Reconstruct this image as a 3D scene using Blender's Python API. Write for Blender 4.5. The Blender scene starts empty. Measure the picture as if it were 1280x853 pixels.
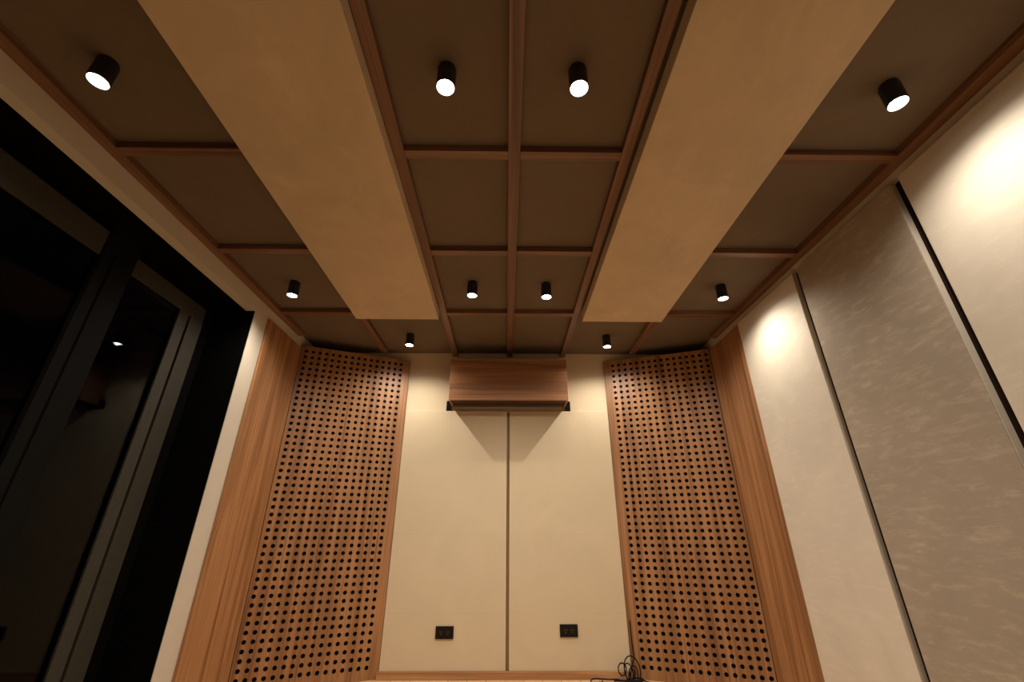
import bpy, bmesh, math, random
from mathutils import Vector, Matrix
random.seed(7)
sc = bpy.context.scene
COL = sc.collection
H0 = 0.975                    # eye height above the floor; heights below are written from the floor

# ------------------------------------------------------------------ materials
def new_mat(name):
    m = bpy.data.materials.new(name); m.use_nodes = True
    nt = m.node_tree; nt.nodes.clear()
    out = nt.nodes.new('ShaderNodeOutputMaterial')
    b = nt.nodes.new('ShaderNodeBsdfPrincipled')
    nt.links.new(b.outputs[0], out.inputs[0])
    return m, nt, b

def coords(nt, scale, rnd=True):
    tc = nt.nodes.new('ShaderNodeTexCoord')
    mp = nt.nodes.new('ShaderNodeMapping'); mp.inputs['Scale'].default_value = scale
    if rnd:
        oi = nt.nodes.new('ShaderNodeObjectInfo')
        mu = nt.nodes.new('ShaderNodeVectorMath'); mu.operation = 'SCALE'
        mu.inputs[0].default_value = (7.3, 3.1, 5.7)
        nt.links.new(oi.outputs['Random'], mu.inputs['Scale'])
        ad = nt.nodes.new('ShaderNodeVectorMath'); ad.operation = 'ADD'
        nt.links.new(tc.outputs['Object'], ad.inputs[0]); nt.links.new(mu.outputs[0], ad.inputs[1])
        nt.links.new(ad.outputs[0], mp.inputs['Vector'])
    else:
        nt.links.new(tc.outputs['Object'], mp.inputs['Vector'])
    return mp.outputs[0]

def noise(nt, vec, scale=1.0, detail=3.0, rough=0.55, dist=0.0):
    n = nt.nodes.new('ShaderNodeTexNoise')
    n.inputs['Scale'].default_value = scale; n.inputs['Detail'].default_value = detail
    n.inputs['Roughness'].default_value = rough; n.inputs['Distortion'].default_value = dist
    nt.links.new(vec, n.inputs['Vector'])
    return n.outputs['Fac']

def ramp(nt, fac, stops):
    r = nt.nodes.new('ShaderNodeValToRGB')
    els = r.color_ramp.elements
    els[0].position, els[0].color = stops[0][0], (*stops[0][1], 1)
    els[1].position, els[1].color = stops[-1][0], (*stops[-1][1], 1)
    for p, c in stops[1:-1]:
        e = els.new(p); e.color = (*c, 1)
    nt.links.new(fac, r.inputs[0])
    return r.outputs[0]

def mixc(nt, fac, a, b, mode='MIX'):
    m = nt.nodes.new('ShaderNodeMix'); m.data_type = 'RGBA'; m.blend_type = mode
    if isinstance(fac, float): m.inputs[0].default_value = fac
    else: nt.links.new(fac, m.inputs[0])
    for s, i in ((a, 6), (b, 7)):
        if isinstance(s, tuple): m.inputs[i].default_value = (*s, 1)
        else: nt.links.new(s, m.inputs[i])
    return m.outputs[2]

def bump(nt, b, h, strength=0.1, dist=0.002):
    bp = nt.nodes.new('ShaderNodeBump'); bp.inputs['Strength'].default_value = strength
    bp.inputs['Distance'].default_value = dist
    nt.links.new(h, bp.inputs['Height']); nt.links.new(bp.outputs[0], b.inputs['Normal'])

def wood(name, axis, cols, rough=0.5, band=7.0, fibre=150.0):
    m, nt, b = new_mat(name)
    def sc3(a, l): return tuple(l if i == axis else a for i in range(3))
    v1 = coords(nt, sc3(band, 0.45)); n1 = noise(nt, v1, 1.0, 4.0, 0.6, 0.6)
    base = ramp(nt, n1, [(0.30, cols[0]), (0.48, cols[1]), (0.56, cols[2]), (0.72, cols[1])])
    v2 = coords(nt, sc3(fibre, 2.2)); n2 = noise(nt, v2, 1.0, 3.0, 0.6)
    fib = ramp(nt, n2, [(0.3, (0.66, 0.62, 0.58)), (0.6, (1.0, 1.0, 1.0))])
    v3 = coords(nt, sc3(band * 4.5, 0.6)); n3 = noise(nt, v3, 1.0, 2.0, 0.5, 0.3)
    st = ramp(nt, n3, [(0.34, (0.62, 0.55, 0.5)), (0.44, (1, 1, 1)), (0.62, (1, 1, 1)), (0.75, (1.12, 1.1, 1.05))])
    c = mixc(nt, 0.8, base, fib, 'MULTIPLY'); c = mixc(nt, 0.8, c, st, 'MULTIPLY')
    nt.links.new(c, b.inputs['Base Color'])
    b.inputs['Roughness'].default_value = rough
    bump(nt, b, n2, 0.12, 0.001)
    return m

def cloth(name, col, var=0.12, scale=5.0, smear=None, rough=0.85, weave=900.0, spec=0.3, bumpy=0.1):
    """painted fabric / suede: soft cloudy tone, optional brushed smears in its nap"""
    m, nt, b = new_mat(name)
    v = coords(nt, (scale, scale, scale)); n = noise(nt, v, 1.0, 4.0, 0.6, 0.8)
    lo = tuple(c * (1 - var) for c in col); hi = tuple(min(1, c * (1 + var)) for c in col)
    c = ramp(nt, n, [(0.3, lo), (0.7, hi)])
    if smear:
        v2 = coords(nt, smear[0]); n2 = noise(nt, v2, 1.0, 6.0, 0.75, 0.35)
        s = ramp(nt, n2, [(0.50, (1, 1, 1)), (0.72, (smear[1],) * 3)])
        c = mixc(nt, 1.0, c, s, 'MULTIPLY')
    nt.links.new(c, b.inputs['Base Color'])
    b.inputs['Roughness'].default_value = rough
    b.inputs['Specular IOR Level'].default_value = spec
    v3 = coords(nt, (weave, weave, weave)); n3 = noise(nt, v3, 1.0, 1.0)
    bump(nt, b, n3, bumpy, 0.0008)
    return m

def plain(name, col, rough=0.5, metal=0.0, spec=0.5, var=0.08):
    m, nt, b = new_mat(name)
    n = noise(nt, coords(nt, (40, 40, 40)), 1.0, 3.0)
    c = ramp(nt, n, [(0.3, tuple(x * (1 - var) for x in col)), (0.7, tuple(x * (1 + var) for x in col))])
    nt.links.new(c, b.inputs['Base Color'])
    b.inputs['Roughness'].default_value = rough; b.inputs['Metallic'].default_value = metal
    b.inputs['Specular IOR Level'].default_value = spec
    return m

WC = [(0.205, 0.092, 0.031), (0.325, 0.146, 0.053), (0.42, 0.205, 0.084)]
WD = [(0.115, 0.054, 0.028), (0.175, 0.083, 0.042), (0.235, 0.117, 0.062)]
WB = [(0.21, 0.09, 0.034), (0.33, 0.145, 0.055), (0.42, 0.195, 0.08)]
M = {}
M['wood_z'] = wood('brown wood veneer upright', 2, WC, band=11)
M['wood_x'] = wood('brown wood veneer level', 0, WB, band=9)
M['beam_y'] = wood('beam wood long', 1, WD, band=14)
M['beam_x'] = wood('beam wood cross', 0, WD, band=14)
M['oak'] = wood('skirting oak', 0, [(0.40, 0.19, 0.075), (0.52, 0.27, 0.11), (0.60, 0.34, 0.15)], band=10)
M['beige'] = cloth('cream wall fabric', (0.65, 0.53, 0.355), 0.04, 2.0)
def seams(m, zs):
    nt = m.node_tree; b = [n for n in nt.nodes if n.type == 'BSDF_PRINCIPLED'][0]
    tc = nt.nodes.new('ShaderNodeTexCoord'); sx = nt.nodes.new('ShaderNodeSeparateXYZ'); nt.links.new(tc.outputs['Object'], sx.inputs[0])
    src = b.inputs['Base Color'].links[0].from_socket
    for z in zs:
        c = nt.nodes.new('ShaderNodeMath'); c.operation = 'COMPARE'; c.inputs[1].default_value = z; c.inputs[2].default_value = 0.0018
        nt.links.new(sx.outputs['Z'], c.inputs[0])
        k = nt.nodes.new('ShaderNodeMath'); k.operation = 'MULTIPLY'; k.inputs[1].default_value = 0.16; nt.links.new(c.outputs[0], k.inputs[0])
        src = mixc(nt, k.outputs[0], src, (0.36, 0.28, 0.19))
    nt.links.new(src, b.inputs['Base Color'])
M['beige_seamed'] = cloth('cream wall fabric in lengths', (0.645, 0.525, 0.35), 0.04, 2.0)
seams(M['beige_seamed'], (0.942, 0.373))
M['plaster'] = cloth('pale plaster', (0.53, 0.46, 0.36), 0.03, 3.0, weave=300)
M['suede_light'] = cloth('cream suede', (0.60, 0.525, 0.415), 0.05, 3.0, ((11, 8, 34), 1.10), spec=0.25, bumpy=0.25)
M['suede_dark'] = cloth('suede with darker nap sheen painted in', (0.33, 0.27, 0.20), 0.07, 2.5, ((11, 8, 36), 1.36), spec=0.25, bumpy=0.25)  # same suede; its duller sheen against the nap is put into the darker colour
M['baffle'] = cloth('tan panel fabric', (0.54, 0.415, 0.275), 0.08, 3.5, ((5, 1.5, 5), 1.12))
M['ceil'] = cloth('dark brown ceiling fabric', (0.150, 0.108, 0.070), 0.06, 3.0)
M['black'] = plain('matt black paint', (0.012, 0.012, 0.013), 0.45)
M['felt'] = plain('black felt backing', (0.006, 0.005, 0.005), 0.95, spec=0.1)
M['frame'] = plain('black window lining', (0.0018, 0.0018, 0.0017), 0.9, spec=0.04)
M['sash'] = plain('window sash with painted dimness', (0.040, 0.034, 0.024), 0.6, spec=0.2)  # dimness of the beige strips in the window is put into this dark colour
M['stile'] = plain('charcoal meeting stile', (0.0045, 0.0042, 0.0035), 0.8, spec=0.06)
M['socket'] = plain('dark brown socket plastic', (0.010, 0.006, 0.005), 0.4, spec=0.2)
M['socket_hole'] = plain('socket hole black', (0.003, 0.003, 0.003), 0.7)
M['brass'] = plain('socket contact metal', (0.20, 0.17, 0.14), 0.4, 1.0)
M['rubber'] = plain('black cable rubber', (0.006, 0.005, 0.006), 0.5, spec=0.15)
M['grille'] = plain('dark grille slat', (0.10, 0.065, 0.045), 0.45)
M['duct'] = plain('dark duct inside and corner shade', (0.007, 0.005, 0.004), 0.85, spec=0.1)
M['gap'] = plain('painted groove shadow', (0.018, 0.009, 0.006), 0.9, spec=0.1)  # blackness of the groove shadow, put into the colour
M['seam'] = wood('dark seam batten', 2, [(0.16, 0.085, 0.035), (0.22, 0.12, 0.05), (0.28, 0.16, 0.07)], band=20)

def floor_mat():
    m, nt, b = new_mat('honey oak floorboards')
    tc = nt.nodes.new('ShaderNodeTexCoord')
    mp = nt.nodes.new('ShaderNodeMapping'); mp.inputs['Rotation'].default_value = (0, 0, math.pi / 2)
    nt.links.new(tc.outputs['Object'], mp.inputs[0])
    br = nt.nodes.new('ShaderNodeTexBrick')
    br.inputs['Color1'].default_value = (0.74, 0.475, 0.25, 1); br.inputs['Color2'].default_value = (0.64, 0.40, 0.20, 1)
    br.inputs['Mortar'].default_value = (0.2, 0.1, 0.05, 1)
    br.inputs['Scale'].default_value = 1.0; br.inputs['Brick Width'].default_value = 1.2
    br.inputs['Row Height'].default_value = 0.14; br.inputs['Mortar Size'].default_value = 0.0015
    nt.links.new(mp.outputs[0], br.inputs['Vector'])
    n = noise(nt, coords(nt, (90, 2, 90), False), 1.0, 3.0)
    f = ramp(nt, n, [(0.3, (0.8, 0.78, 0.75)), (0.65, (1, 1, 1))])
    nt.links.new(mixc(nt, 0.8, br.outputs['Color'], f, 'MULTIPLY'), b.inputs['Base Color'])
    b.inputs['Roughness'].default_value = 0.45
    return m
M['floor'] = floor_mat()

def glass_mat():
    m = bpy.data.materials.new('tinted window glass'); m.use_nodes = True
    nt = m.node_tree; nt.nodes.clear()
    out = nt.nodes.new('ShaderNodeOutputMaterial')
    tr = nt.nodes.new('ShaderNodeBsdfTransparent'); tr.inputs[0].default_value = (0.55, 0.56, 0.55, 1)
    gl = nt.nodes.new('ShaderNodeBsdfGlossy'); gl.inputs['Roughness'].default_value = 0.0
    gl.inputs[0].default_value = (1, 1, 1, 1)
    fr = nt.nodes.new('ShaderNodeFresnel'); fr.inputs[0].default_value = 1.16
    mx = nt.nodes.new('ShaderNodeMixShader')
    nt.links.new(fr.outputs[0], mx.inputs[0]); nt.links.new(tr.outputs[0], mx.inputs[1]); nt.links.new(gl.outputs[0], mx.inputs[2])
    nt.links.new(mx.outputs[0], out.inputs[0])
    return m
M['glass'] = glass_mat()

def lens_mat():
    m = bpy.data.materials.new('lit lamp lens'); m.use_nodes = True
    nt = m.node_tree; nt.nodes.clear()
    out = nt.nodes.new('ShaderNodeOutputMaterial')
    e = nt.nodes.new('ShaderNodeEmission'); e.inputs[0].default_value = (1.0, 0.95, 0.86, 1)
    e.inputs[1].default_value = 60.0
    nt.links.new(e.outputs[0], out.inputs[0])
    return m
M['lens'] = lens_mat()

# ------------------------------------------------------------------ mesh helpers
def box_bm(bm, x0, x1, y0, y1, z0, z1, bev=0.0):
    b2 = bmesh.new()
    bmesh.ops.create_cube(b2, size=1.0)
    for v in b2.verts:
        v.co = Vector(((x0 + x1) / 2 + v.co.x * (x1 - x0), (y0 + y1) / 2 + v.co.y * (y1 - y0), (z0 + z1) / 2 + v.co.z * (z1 - z0)))
    if bev:
        bmesh.ops.bevel(b2, geom=list(b2.edges), offset=bev, segments=2, affect='EDGES', profile=0.6)
    join(bm, b2)

def join(bm, b2):
    me = bpy.data.meshes.new('tmp'); b2.to_mesh(me); b2.free(); bm.from_mesh(me); bpy.data.meshes.remove(me)

def lathe(bm, prof, seg=40, cx=0, cy=0, cap0=False, cap1=False):
    """revolve (r, z) profile about the vertical axis"""
    rings = []
    for r, z in prof:
        rings.append([bm.verts.new((cx + r * math.cos(2 * math.pi * k / seg), cy + r * math.sin(2 * math.pi * k / seg), z)) for k in range(seg)])
    for a, b in zip(rings, rings[1:]):
        for k in range(seg):
            bm.faces.new((a[k], a[(k + 1) % seg], b[(k + 1) % seg], b[k]))
    if cap0: bm.faces.new(list(reversed(rings[0])))
    if cap1: bm.faces.new(rings[-1])

def tube(bm, pts, r, seg=8, smooth_pts=True):
    P = [Vector(p) for p in pts]
    if smooth_pts:
        Q = []
        n = len(P)
        for i in range(n - 1):
            p0, p1, p2, p3 = P[max(i - 1, 0)], P[i], P[i + 1], P[min(i + 2, n - 1)]
            for k in range(6):
                t = k / 6
                Q.append(0.5 * ((2 * p1) + (p2 - p0) * t + (2 * p0 - 5 * p1 + 4 * p2 - p3) * t * t + (3 * p1 - p0 - 3 * p2 + p3) * t ** 3))
        Q.append(P[-1]); P = Q
    rings = []; up = Vector((0.3, 0.2, 0.9)).normalized()
    for i, p in enumerate(P):
        d = (P[min(i + 1, len(P) - 1)] - P[max(i - 1, 0)]).normalized()
        s = d.cross(up)
        if s.length < 1e-3: s = d.cross(Vector((1, 0, 0)))
        s.normalize(); up = s.cross(d).normalized()
        rings.append([bm.verts.new(p + r * (math.cos(2 * math.pi * k / seg) * s + math.sin(2 * math.pi * k / seg) * up)) for k in range(seg)])
    for a, b in zip(rings, rings[1:]):
        for k in range(seg):
            bm.faces.new((a[k], a[(k + 1) % seg], b[(k + 1) % seg], b[k]))
    bm.faces.new(list(reversed(rings[0]))); bm.faces.new(rings[-1])

def obj(name, bm, mat, parent=None, loc=None, smooth=False):
    bmesh.ops.recalc_face_normals(bm, faces=bm.faces[:])
    me = bpy.data.meshes.new(name); bm.to_mesh(me); bm.free()
    if smooth:
        for p in me.polygons: p.use_smooth = True
        try: me.set_sharp_from_angle(angle=math.radians(35))
        except Exception: pass
    me.materials.append(mat)
    o = bpy.data.objects.new(name, me); COL.objects.link(o)
    if parent: o.parent = parent
    if loc is not None: o.location = loc
    return o

def tag(o, label, cat, group=None):
    o['label'] = label; o['category'] = cat
    if group: o['group'] = group
    return o

def thing(name, label, cat, loc=(0, 0, 0), rotz=0.0, group=None):
    o = bpy.data.objects.new(name, None); COL.objects.link(o)
    o.empty_display_size = 0.1
    o.location = loc; o.rotation_euler = (0, 0, rotz)
    return tag(o, label, cat, group)

def struct(name, boxes, mat, parent=None):
    bm = bmesh.new()
    for b in boxes: box_bm(bm, *b)
    o = obj(name, bm, mat, parent)
    if parent is None: o['kind'] = 'structure'
    return o

def box_thing(name, dims, mat, label, cat, group=None, bev=0.002):
    """a thing that is one bevelled block; its origin sits at the middle of its base"""
    x0, x1, y0, y1, z0, z1 = dims
    cx, cy = (x0 + x1) / 2, (y0 + y1) / 2
    bm = bmesh.new(); box_bm(bm, x0 - cx, x1 - cx, y0 - cy, y1 - cy, 0, z1 - z0, bev)
    return tag(obj(name, bm, mat, None, (cx, cy, z0)), label, cat, group)

# ------------------------------------------------------------------ room shell
Z = lambda z: z + H0            # height relative to the eye -> height from the floor
ZB, ZC = Z(1.64), Z(1.68)       # underside of beams, of ceiling cloth
YN = -2.2                       # wall behind the viewer
struct('floor', [(-2.35, 2.0, YN, 4.2, -0.08, 0.0)], M['floor'])
struct('ceiling', [(-2.4, 2.0, YN, 4.1, ZC, ZC + 0.1)], M['ceil'])
struct('wall_back', [(-2.3, 2.0, 4.0, 4.15, 0, ZC)], M['beige'])
struct('wall_right', [(1.905, 2.05, YN, 4.0, 0, ZC)], M['plaster'])
struct('wall_left', [(-2.30, -1.88, 2.85, 4.0, 0, ZC),                      # pier beside the window
                     (-1.945, -1.88, -1.6, 2.85, Z(1.528), ZC),              # header over the window
                     (-2.30, -1.88, YN, -1.6, 0, ZC)], M['plaster'])
struct('wall_front', [(-2.4, 2.05, YN - 0.12, YN, 0, ZC)], M['beige'])

# window: black lining, two sliding sashes on two tracks, a charcoal meeting stile
win = struct('window_1', [(-2.32, -1.947, -1.6, 2.85, Z(1.528), Z(1.56)),           # head lining
                          (-2.32, -2.171, -1.6, 2.85, Z(1.4835), Z(1.5275)),
                          (-2.30, -1.8835, 2.8435, 2.8495, 0.0, Z(1.528)),         # jamb lining
                          (-2.30, -2.172, 2.758, 2.843, 0.0, Z(1.483)),
                          (-2.32, -1.95, -1.6, 2.757, 0.0, 0.03)], M['frame'])     # sill track
def sash(name, boxes): return struct(name, boxes, M['sash'], win)
s1 = sash('window_sash', [(-2.16, -2.13, -1.6, 1.88, Z(1.34), Z(1.483)), (-2.16, -2.13, -1.6, 1.88, 0.03, 0.14)])
s2 = sash('window_sash', [(-2.20, -2.17, 2.08, 2.757, Z(1.375), Z(1.483)), (-2.20, -2.17, 2.08, 2.54, 0.03, 0.14)])
struct('stile', [(-2.20, -2.165, 2.635, 2.757, 0.03, Z(1.375))], M['sash'], s2)
struct('stile', [(-2.20, -2.172, 2.54, 2.622, 0.03, Z(1.375))], M['sash'], s2)
struct('meeting_stile', [(-2.168, -2.12, 1.885, 2.075, 0.03, Z(1.528)), (-2.1195, -2.113, 1.95, 2.05, 0.03, Z(1.38))], M['stile'], win)
struct('pane', [(-2.148, -2.142, -1.6, 1.88, 0.14, Z(1.34))], M['glass'], s1)
struct('pane', [(-2.188, -2.182, 2.076, 2.54, 0.14, Z(1.375))], M['glass'], s2)

# added dark strips painting the slot shadow between the suede panels, batten in the back-wall seam, skirting
struct('trim_1', [(1.902, 1.9045, 2.314, 2.361, 0.0, Z(1.575)), (1.902, 1.9045, 1.526, 1.574, 0.0, Z(1.575))], M['gap'])
struct('trim_2', [(0.008, 0.026, 3.978, 3.9995, 0.05, Z(1.05))], M['seam'])
bb = struct('baseboard_back', [(-0.958, 0.955, 3.945, 3.999, 0.0, 0.048)], M['oak'])

# ------------------------------------------------------------------ ceiling beams
BG = 'wooden beams of the ceiling grid'
def lbeam(x0, x1, y1, label):
    box_thing('wooden_beam', (x0, x1, -1.2, y1, ZB, ZC), M['beam_y'], label, 'beam', BG)
lbeam(-1.879, -1.82, 3.52, 'brown edge beam running along the beige header above the dark window')
lbeam(-1.225, -1.17, 3.90, 'long brown beam above the left hanging panel, seen only past its far end')
lbeam(-0.541, -0.487, 3.998, 'long brown ceiling beam along the inner edge of the left hanging panel')
lbeam(0.001, 0.057, 3.998, 'central long brown ceiling beam between the two middle columns of spotlights')
lbeam(0.536, 0.585, 3.998, 'long brown ceiling beam along the inner edge of the right hanging panel')
lbeam(1.205, 1.26, 3.90, 'long brown beam above the right hanging panel, seen only past its far end')
lbeam(1.845, 1.904, 3.52, 'brown edge beam running along the top of the suede-panelled right wall')
ROWS = [(1.462, 1.512, 'nearest the viewer'), (2.233, 2.284, 'second from the viewer'), (3.066, 3.120, 'furthest, nearest the back wall')]
BAYS = [(-1.8195, -1.2255, 'in the bay beside the window'), (-0.4865, 0.0005, 'in the bay left of the central beam'),
        (0.0575, 0.5355, 'in the bay right of the central beam'), (1.2605, 1.8445, 'in the bay beside the suede wall')]
for y0, y1, rn in ROWS:
    for x0, x1, bn in BAYS:
        box_thing('wooden_beam', (x0, x1, y0, y1, ZB + 0.001, ZC), M['beam_x'], 'short brown cross beam %s, %s' % (bn, rn), 'beam', BG)

# ------------------------------------------------------------------ hanging ceiling panels
def baffle(x0, x1, y1, label):
    zb = Z(1.56)
    t = thing('hanging_baffle', label, 'ceiling panel', ((x0 + x1) / 2, 1.0, zb), 0, 'pale panels hung under the ceiling')
    hx = (x1 - x0) / 2
    bm = bmesh.new(); box_bm(bm, -hx, hx, -2.2, y1 - 1.0, 0.0, 0.0795, 0.003); obj('panel', bm, M['baffle'], t)
baffle(-1.190, -0.5415, 3.025, 'broad flat tan panel hung under the ceiling, left of the two glaring middle spotlights')
baffle(0.600, 1.235, 3.045, 'broad flat tan panel hung under the ceiling, right of the two glaring middle spotlights')

# ------------------------------------------------------------------ spotlights
def make_lamp():
    t = thing('spotlight', '-', 'spotlight', (0, 0, ZC))
    L = 0.112
    bm = bmesh.new(); lathe(bm, [(0.0, -0.0005), (0.033, -0.0005), (0.033, -0.010), (0.0, -0.010)]); obj('mount_plate', bm, M['black'], t, smooth=True)
    bm = bmesh.new(); lathe(bm, [(0.0, -0.010), (0.035, -0.010), (0.0365, -0.012), (0.0365, -L + 0.006), (0.0335, -L + 0.006), (0.0335, -L + 0.014), (0.0, -L + 0.014)]); obj('housing', bm, M['black'], t, smooth=True)
    bm = bmesh.new(); lathe(bm, [(0.0365, -L + 0.0055), (0.0365, -L + 0.001), (0.0355, -L), (0.0335, -L), (0.0330, -L + 0.001), (0.0330, -L + 0.0055), (0.0365, -L + 0.0055)]); obj('rim', bm, M['black'], t, smooth=True)
    bm = bmesh.new(); lathe(bm, [(0.0, -L + 0.003), (0.022, -L + 0.0035), (0.0325, -L + 0.005), (0.0325, -L + 0.012), (0.0, -L + 0.012)]); obj('lens', bm, M['lens'], t, smooth=True)
    ld = bpy.data.lights.new('bulb', 'SPOT'); ld.energy = POWER; ld.color = (1.0, 0.925, 0.82)
    ld.spot_size = math.radians(154); ld.spot_blend = 0.79; ld.shadow_soft_size = 0.012
    lo = bpy.data.objects.new('bulb', ld); COL.objects.link(lo); lo.parent = t; lo.location = (0, 0, -L - 0.002)
    return t
POWER = 38.0
LAMPS = [(-1.557, 1.093, 'black spotlight with oval glow at top left, nearest one above the dark window'),
         (-0.242, 1.100, 'glaring spotlight in the near ceiling bay just left of the central beam'),
         (0.272, 1.097, 'glaring spotlight in the near ceiling bay just right of the central beam'),
         (1.552, 1.143, 'bright spotlight at top right, nearest one above the suede wall'),
         (-1.542, 2.685, 'small black spotlight above the beige pier at the far end of the window'),
         (-0.252, 2.668, 'black spotlight in the second middle bay, left of the central beam'),
         (0.283, 2.682, 'black spotlight in the second middle bay, right of the central beam'),
         (1.567, 2.686, 'small black spotlight lighting the far suede panel on the right wall'),
         (-0.880, 3.556, 'black spotlight beyond the end of the left hanging panel, by the back wall'),
         (0.912, 3.563, 'black spotlight beyond the end of the right hanging panel, by the back wall')]
lamp0 = make_lamp()
for i, (x, y, lab) in enumerate(LAMPS):
    if i == 0: r = lamp0
    else:
        r = lamp0.copy(); COL.objects.link(r)
        for ch in list(lamp0.children):
            c = ch.copy(); COL.objects.link(c); c.parent = r
    r.location = (x, y, ZC); r['label'] = lab; r['group'] = 'black cylinder spotlights on the ceiling'

# ------------------------------------------------------------------ back wall: cream fabric panels
def wall_panel(name, dims, mat, label, group, bev=0.004):
    return box_thing(name, dims, mat, label, 'wall panel', group, bev)
CP = 'tall cream fabric panels on the back wall'
wall_panel('fabric_panel', (-0.948, 0.005, 3.97, 3.999, 0.049, Z(1.078)), M['beige_seamed'], 'tall cream fabric panel left of the centre seam under the air conditioner box', CP, 0.003)
wall_panel('fabric_panel', (0.029, 0.957, 3.97, 3.999, 0.049, Z(1.078)), M['beige_seamed'], 'tall cream fabric panel right of the centre seam under the air conditioner box', CP, 0.003)

# right wall: suede panels
SP = 'suede acoustic panels on the right wall'
zt = Z(1.575)
wall_panel('suede_panel', (1.87, 1.9045, 2.362, 3.088, 0.0, zt), M['suede_light'], 'narrow-looking cream suede wall panel next to the brown wood board on the right wall', SP)
tp = wall_panel('suede_panel', (1.87, 1.9045, 1.577, 2.313, 0.0, zt), M['suede_dark'], 'suede wall panel with duller sheen painted in and brushed smears, between two grooves', SP)
wall_panel('suede_panel', (1.87, 1.9045, 0.55, 1.525, 0.0, zt), M['suede_light'], 'brightly lit cream suede wall panel cut off by the right edge of the photo', SP)

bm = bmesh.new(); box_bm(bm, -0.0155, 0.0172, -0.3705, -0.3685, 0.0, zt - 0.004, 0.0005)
ew = obj('lit_edge_strip', bm, M['suede_light'], tp); ew['label'] = 'panel edge painted brighter as if lit'  # added strip; the lit side of the panel is painted in lighter suede

# wood boards on the side walls
WP = 'brown wood boards beside the perforated panels'
wall_panel('wood_board', (-1.8795, -1.86, 3.022, 3.596, 0.0, Z(1.552)), M['wood_z'], 'upright brown wood board between the beige pier and the left perforated panel', WP, 0.002)
wall_panel('wood_board', (1.872, 1.9045, 3.092, 3.625, 0.0, Z(1.566)), M['wood_z'], 'upright brown wood board between the suede wall and the right perforated panel', WP, 0.002)

# ------------------------------------------------------------------ perforated corner panels
def perforated(S, C, n0, pitch_u, u_first, label, flip):
    """S: end at the back wall, C: end at the side board (plan view). 16 x 45 round holes, really bored through."""
    S, C = Vector(S), Vector(C); d = C - S; W = d.length
    ang = math.atan2(d.y, d.x)
    t = thing('perforated_panel', label, 'wall panel', (S.x, S.y, 0), ang, 'perforated wood panels across the back corners')
    zt, z_top, pv, rows, cols, R, TH, K = Z(1.583), Z(1.532), 0.0552, 45, 16, 0.0152, 0.006, 16
    sgn = 1 if flip else -1          # side of the local y axis that faces the room
    us = [u_first + pitch_u * i for i in range(cols)]
    zs = [z_top - pv * j for j in range(rows)]
    bm = bmesh.new()
    def quad(a, b, c, e): bm.faces.new([bm.verts.new(p) for p in (a, b, c, e)])
    hu, hv = pitch_u / 2, pv / 2
    y0, y1 = 0.0, -sgn * TH
    for u in us:
        for z in zs:
            rim, sq = [], []
            for k in range(K):
                a = 2 * math.pi * (k + 0.5) / K
                c, s = math.cos(a), math.sin(a)
                f = 1 / max(abs(c), abs(s))
                rim.append((u + R * c, z + R * s))
            # square outline sampled so that corners are included
            for k in range(K):
                a = 2 * math.pi * (k + 0.5) / K
                c, s = math.cos(a), math.sin(a); f = 1 / max(abs(c), abs(s))
                sq.append((u + hu * c * f, z + hv * s * f))
            fr = [bm.verts.new((p[0], y0, p[1])) for p in rim]
            fs = [bm.verts.new((p[0], y0, p[1])) for p in sq]
            bk = [bm.verts.new((p[0], y1, p[1])) for p in rim]
            corner = {1: (1, 1), 5: (-1, 1), 9: (-1, -1), 13: (1, -1)}
            for k in range(K):
                k2 = (k + 1) % K
                if k in corner:
                    cu, cv = corner[k]
                    cvx = bm.verts.new((u + cu * hu, y0, z + cv * hv))
                    bm.faces.new((fr[k], fs[k], cvx, fs[k2], fr[k2]))
                else:
                    bm.faces.new((fr[k], fs[k], fs[k2], fr[k2]))
                bm.faces.new((fr[k], fr[k2], bk[k2], bk[k]))
    # plain margins round the bored field
    uL, uR, zL, zH = us[0] - hu, us[-1] + hu, zs[-1] - hv, zs[0] + hv
    for (a, b, c, e) in ((0, uL, 0, zt), (uR, W, 0, zt), (uL, uR, 0, zL), (uL, uR, zH, zt)):
        quad((a, y0, c), (b, y0, c), (b, y0, e), (a, y0, e))
    # edges
    quad((0, y0, zt), (W, y0, zt), (W, y1, zt), (0, y1, zt)); quad((0, y0, 0), (0, y1, 0), (0, y1, zt), (0, y0, zt))
    quad((W, y0, 0), (W, y1, 0), (W, y1, zt), (W, y0, zt))
    bmesh.ops.remove_doubles(bm, verts=bm.verts[:], dist=1e-5)
    obj('perforated_board', bm, M['wood_z'], t)
    bm = bmesh.new(); box_bm(bm, 0.004, W - 0.004, *sorted((y1 - sgn * 0.004, y1 - sgn * 0.02)), 0.0, zt - 0.002)
    obj('backing_felt', bm, M['felt'], t)
    return t
perforated((-0.952, 3.972), (-1.858, 3.60), None, 0.0568, 0.088, 'dotted wood panel with rows of round holes across the left back corner', True)
perforated((0.962, 3.972), (1.870, 3.63), None, 0.0568, 0.088, 'dotted wood panel with rows of round holes across the right back corner', False)

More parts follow.
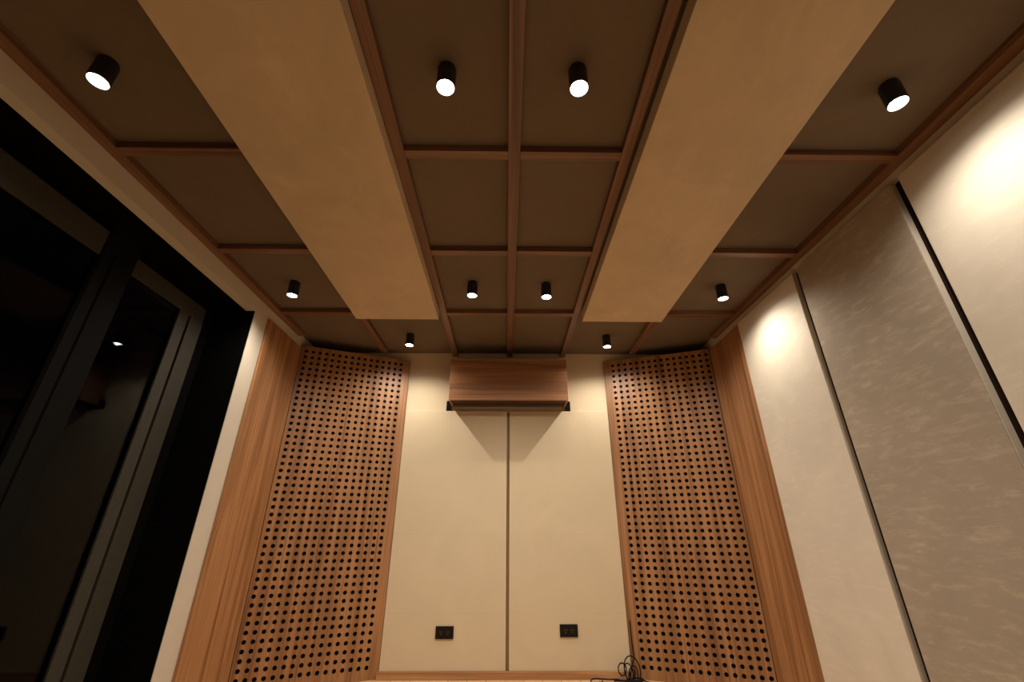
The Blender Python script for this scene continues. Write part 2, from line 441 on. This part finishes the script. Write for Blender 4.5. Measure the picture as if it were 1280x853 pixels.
# ------------------------------------------------------------------ boxed-in air conditioner
ac = thing('air_conditioner_box', 'brown wood box over the air conditioner, high in the middle of the back wall', 'air conditioner', (0.018, 3.75, Z(1.12)))
hw = 0.541
bm = bmesh.new(); box_bm(bm, -hw, hw, 0, 0.018, 0, 0.40, 0.0015); obj('front_board', bm, M['wood_x'], ac)
for s in (-1, 1):
    bm = bmesh.new(); box_bm(bm, *sorted((s * hw, s * (hw - 0.018))), 0.0185, 0.249, 0.0, 0.40, 0.0015); obj('side_board', bm, M['wood_x'], ac)
bm = bmesh.new(); box_bm(bm, -hw + 0.0185, hw - 0.0185, 0.0185, 0.249, 0.045, 0.38); obj('unit_body', bm, M['duct'], ac)
for k in range(4):
    bm = bmesh.new(); y = 0.034 + k * 0.036
    box_bm(bm, -hw + 0.024, hw - 0.024, y, y + 0.016, 0.012, 0.044, 0.002)
    obj('grille_slat', bm, M['grille'], ac)
bm = bmesh.new(); box_bm(bm, -hw + 0.024, hw - 0.024, 0.185, 0.247, 0.004, 0.044, 0.003); obj('rear_rail', bm, M['grille'], ac)

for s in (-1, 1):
    bm = bmesh.new(); box_bm(bm, *sorted((s * 0.5415, s * 0.588)), 0.2195, 0.2485, Z(1.0795) - Z(1.12), 0.055, 0.001); obj('corner_shade_block', bm, M['duct'], ac)  # added dark blocks that paint in the shaded corners behind the box

# ------------------------------------------------------------------ sockets
def outlet(cx, cz, label):
    t = thing('power_socket', label, 'socket', (cx, 3.9695, cz), 0, 'dark double sockets on the back wall')
    bm = bmesh.new(); box_bm(bm, -0.070, 0.070, -0.009, 0.0, -0.042, 0.042, 0.003); obj('cover_plate', bm, M['socket'], t)
    for sx in (-0.026, 0.026):
        bm = bmesh.new(); box_bm(bm, sx - 0.022, sx + 0.022, -0.0112, -0.0085, -0.024, 0.024, 0.001); sk = obj('socket_insert', bm, M['socket'], t)
        for px, pz in ((-0.008, 0.005), (0.008, 0.005), (0.0, -0.010)):
            bm = bmesh.new(); box_bm(bm, sx + px - 0.0022, sx + px + 0.0022, -0.0118, -0.0110, pz - 0.005, pz + 0.005)
            obj('contact_slot', bm, M['brass'], sk)
outlet(-0.470, Z(-0.680), 'dark double socket low on the left cream panel')
outlet(0.495, Z(-0.669), 'dark double socket low on the right cream panel')

# ------------------------------------------------------------------ cable heap in the right back corner
cab = thing('power_cable', 'black cable hanging down the corner and coiled on the floor by the right dotted panel', 'cable', (0.90, 3.90, 0))
def P(x, y, z): return (x - 0.90, y - 3.90, max(0.004, z - 0.025))
bm = bmesh.new()
tube(bm, [P(0.974, 3.945, 0.40), P(0.972, 3.943, 0.31), P(0.974, 3.941, 0.22), P(0.975, 3.93, 0.172), P(0.955, 3.92, 0.125), P(0.935, 3.91, 0.07), P(0.925, 3.89, 0.03)], 0.0042)
obj('hanging_lead', bm, M['rubber'], cab, smooth=True)
def loop(cx, cz, rx, rz, y, tilt, turns=1.0, ph=0.0):
    pts = []
    n = int(18 * turns)
    for k in range(n + 1):
        a = ph + 2 * math.pi * turns * k / n
        x, z = rx * math.cos(a), rz * math.sin(a)
        pts.append(P(cx + x * math.cos(tilt) - z * math.sin(tilt), y + 0.01 * math.sin(a) + 0.006 * k / n, cz + x * math.sin(tilt) + z * math.cos(tilt)))
    return pts
for a in ((0.945, 0.098, 0.058, 0.083, 3.895, 0.12, 1.1, 0.4), (0.872, 0.100, 0.030, 0.036, 3.90, -0.2, 1.2, 1.0),
          (0.915, 0.088, 0.030, 0.050, 3.885, 0.15, 1.2, -0.6), (0.950, 0.070, 0.034, 0.050, 3.89, -0.3, 1.3, 2.0),
          (0.935, 0.062, 0.018, 0.045, 3.88, -0.5, 1.1, 0.0)):
    bm = bmesh.new(); tube(bm, loop(*a), 0.0042); obj('coil', bm, M['rubber'], cab, smooth=True)
bm = bmesh.new()
tube(bm, [P(0.99, 3.87, 0.035), P(0.93, 3.885, 0.042), P(0.87, 3.89, 0.036), P(0.82, 3.90, 0.040), P(0.77, 3.90, 0.038), P(0.70, 3.90, 0.043), P(0.655, 3.90, 0.044), P(0.634, 3.895, 0.036), P(0.63, 3.88, 0.03), P(0.62, 3.84, 0.029)], 0.0045)
tube(bm, [P(0.72, 3.90, 0.043), P(0.716, 3.892, 0.034), P(0.71, 3.87, 0.029)], 0.004)
tube(bm, [P(0.80, 3.89, 0.034), P(0.90, 3.875, 0.036), P(1.00, 3.88, 0.040), P(1.04, 3.87, 0.032), P(1.08, 3.84, 0.029)], 0.0045)
tube(bm, [P(0.93, 3.915, 0.032), P(0.98, 3.91, 0.045), P(1.02, 3.89, 0.04), P(0.97, 3.86, 0.032), P(0.91, 3.87, 0.04)], 0.0045)
obj('floor_lead', bm, M['rubber'], cab, smooth=True)
bm = bmesh.new(); box_bm(bm, -0.03, 0.10, -0.075, -0.035, 0.0, 0.018, 0.006); obj('plug_block', bm, M['rubber'], cab)

# ------------------------------------------------------------------ world, camera, view
w = bpy.data.worlds.new('night'); sc.world = w; w.use_nodes = True
bg = w.node_tree.nodes.get('Background') or w.node_tree.nodes.new('ShaderNodeBackground')
bg.inputs[0].default_value = (0.03, 0.035, 0.05, 1); bg.inputs[1].default_value = 0.02

f, pitch, yaw, roll = 536.27, math.radians(24.476), math.radians(0.7386), math.radians(0.0413)
A = Matrix(((1, 0, 0), (0, 0, -1), (0, 1, 0)))
Rx = Matrix(((1, 0, 0), (0, math.cos(pitch), math.sin(pitch)), (0, -math.sin(pitch), math.cos(pitch))))
Rz = Matrix(((math.cos(yaw), -math.sin(yaw), 0), (math.sin(yaw), math.cos(yaw), 0), (0, 0, 1)))
Rr = Matrix(((math.cos(roll), -math.sin(roll), 0), (math.sin(roll), math.cos(roll), 0), (0, 0, 1)))
R = Rr @ Rx @ A @ Rz
rt, dn, fw = R[0], R[1], R[2]
cam = bpy.data.cameras.new('camera'); co = bpy.data.objects.new('camera', cam); COL.objects.link(co)
mw = Matrix(((rt[0], -dn[0], -fw[0], 0), (rt[1], -dn[1], -fw[1], 0), (rt[2], -dn[2], -fw[2], H0), (0, 0, 0, 1)))
co.matrix_world = mw
cam.sensor_width = 36.0; cam.sensor_fit = 'HORIZONTAL'; cam.lens = 36.0 * f / 1280.0; cam.clip_start = 0.02
sc.camera = co
sc.view_settings.view_transform = 'Standard'; sc.view_settings.look = 'None'
sc.view_settings.gamma = 1.0; sc.view_settings.use_curve_mapping = False
sc.view_settings.exposure = 0.0
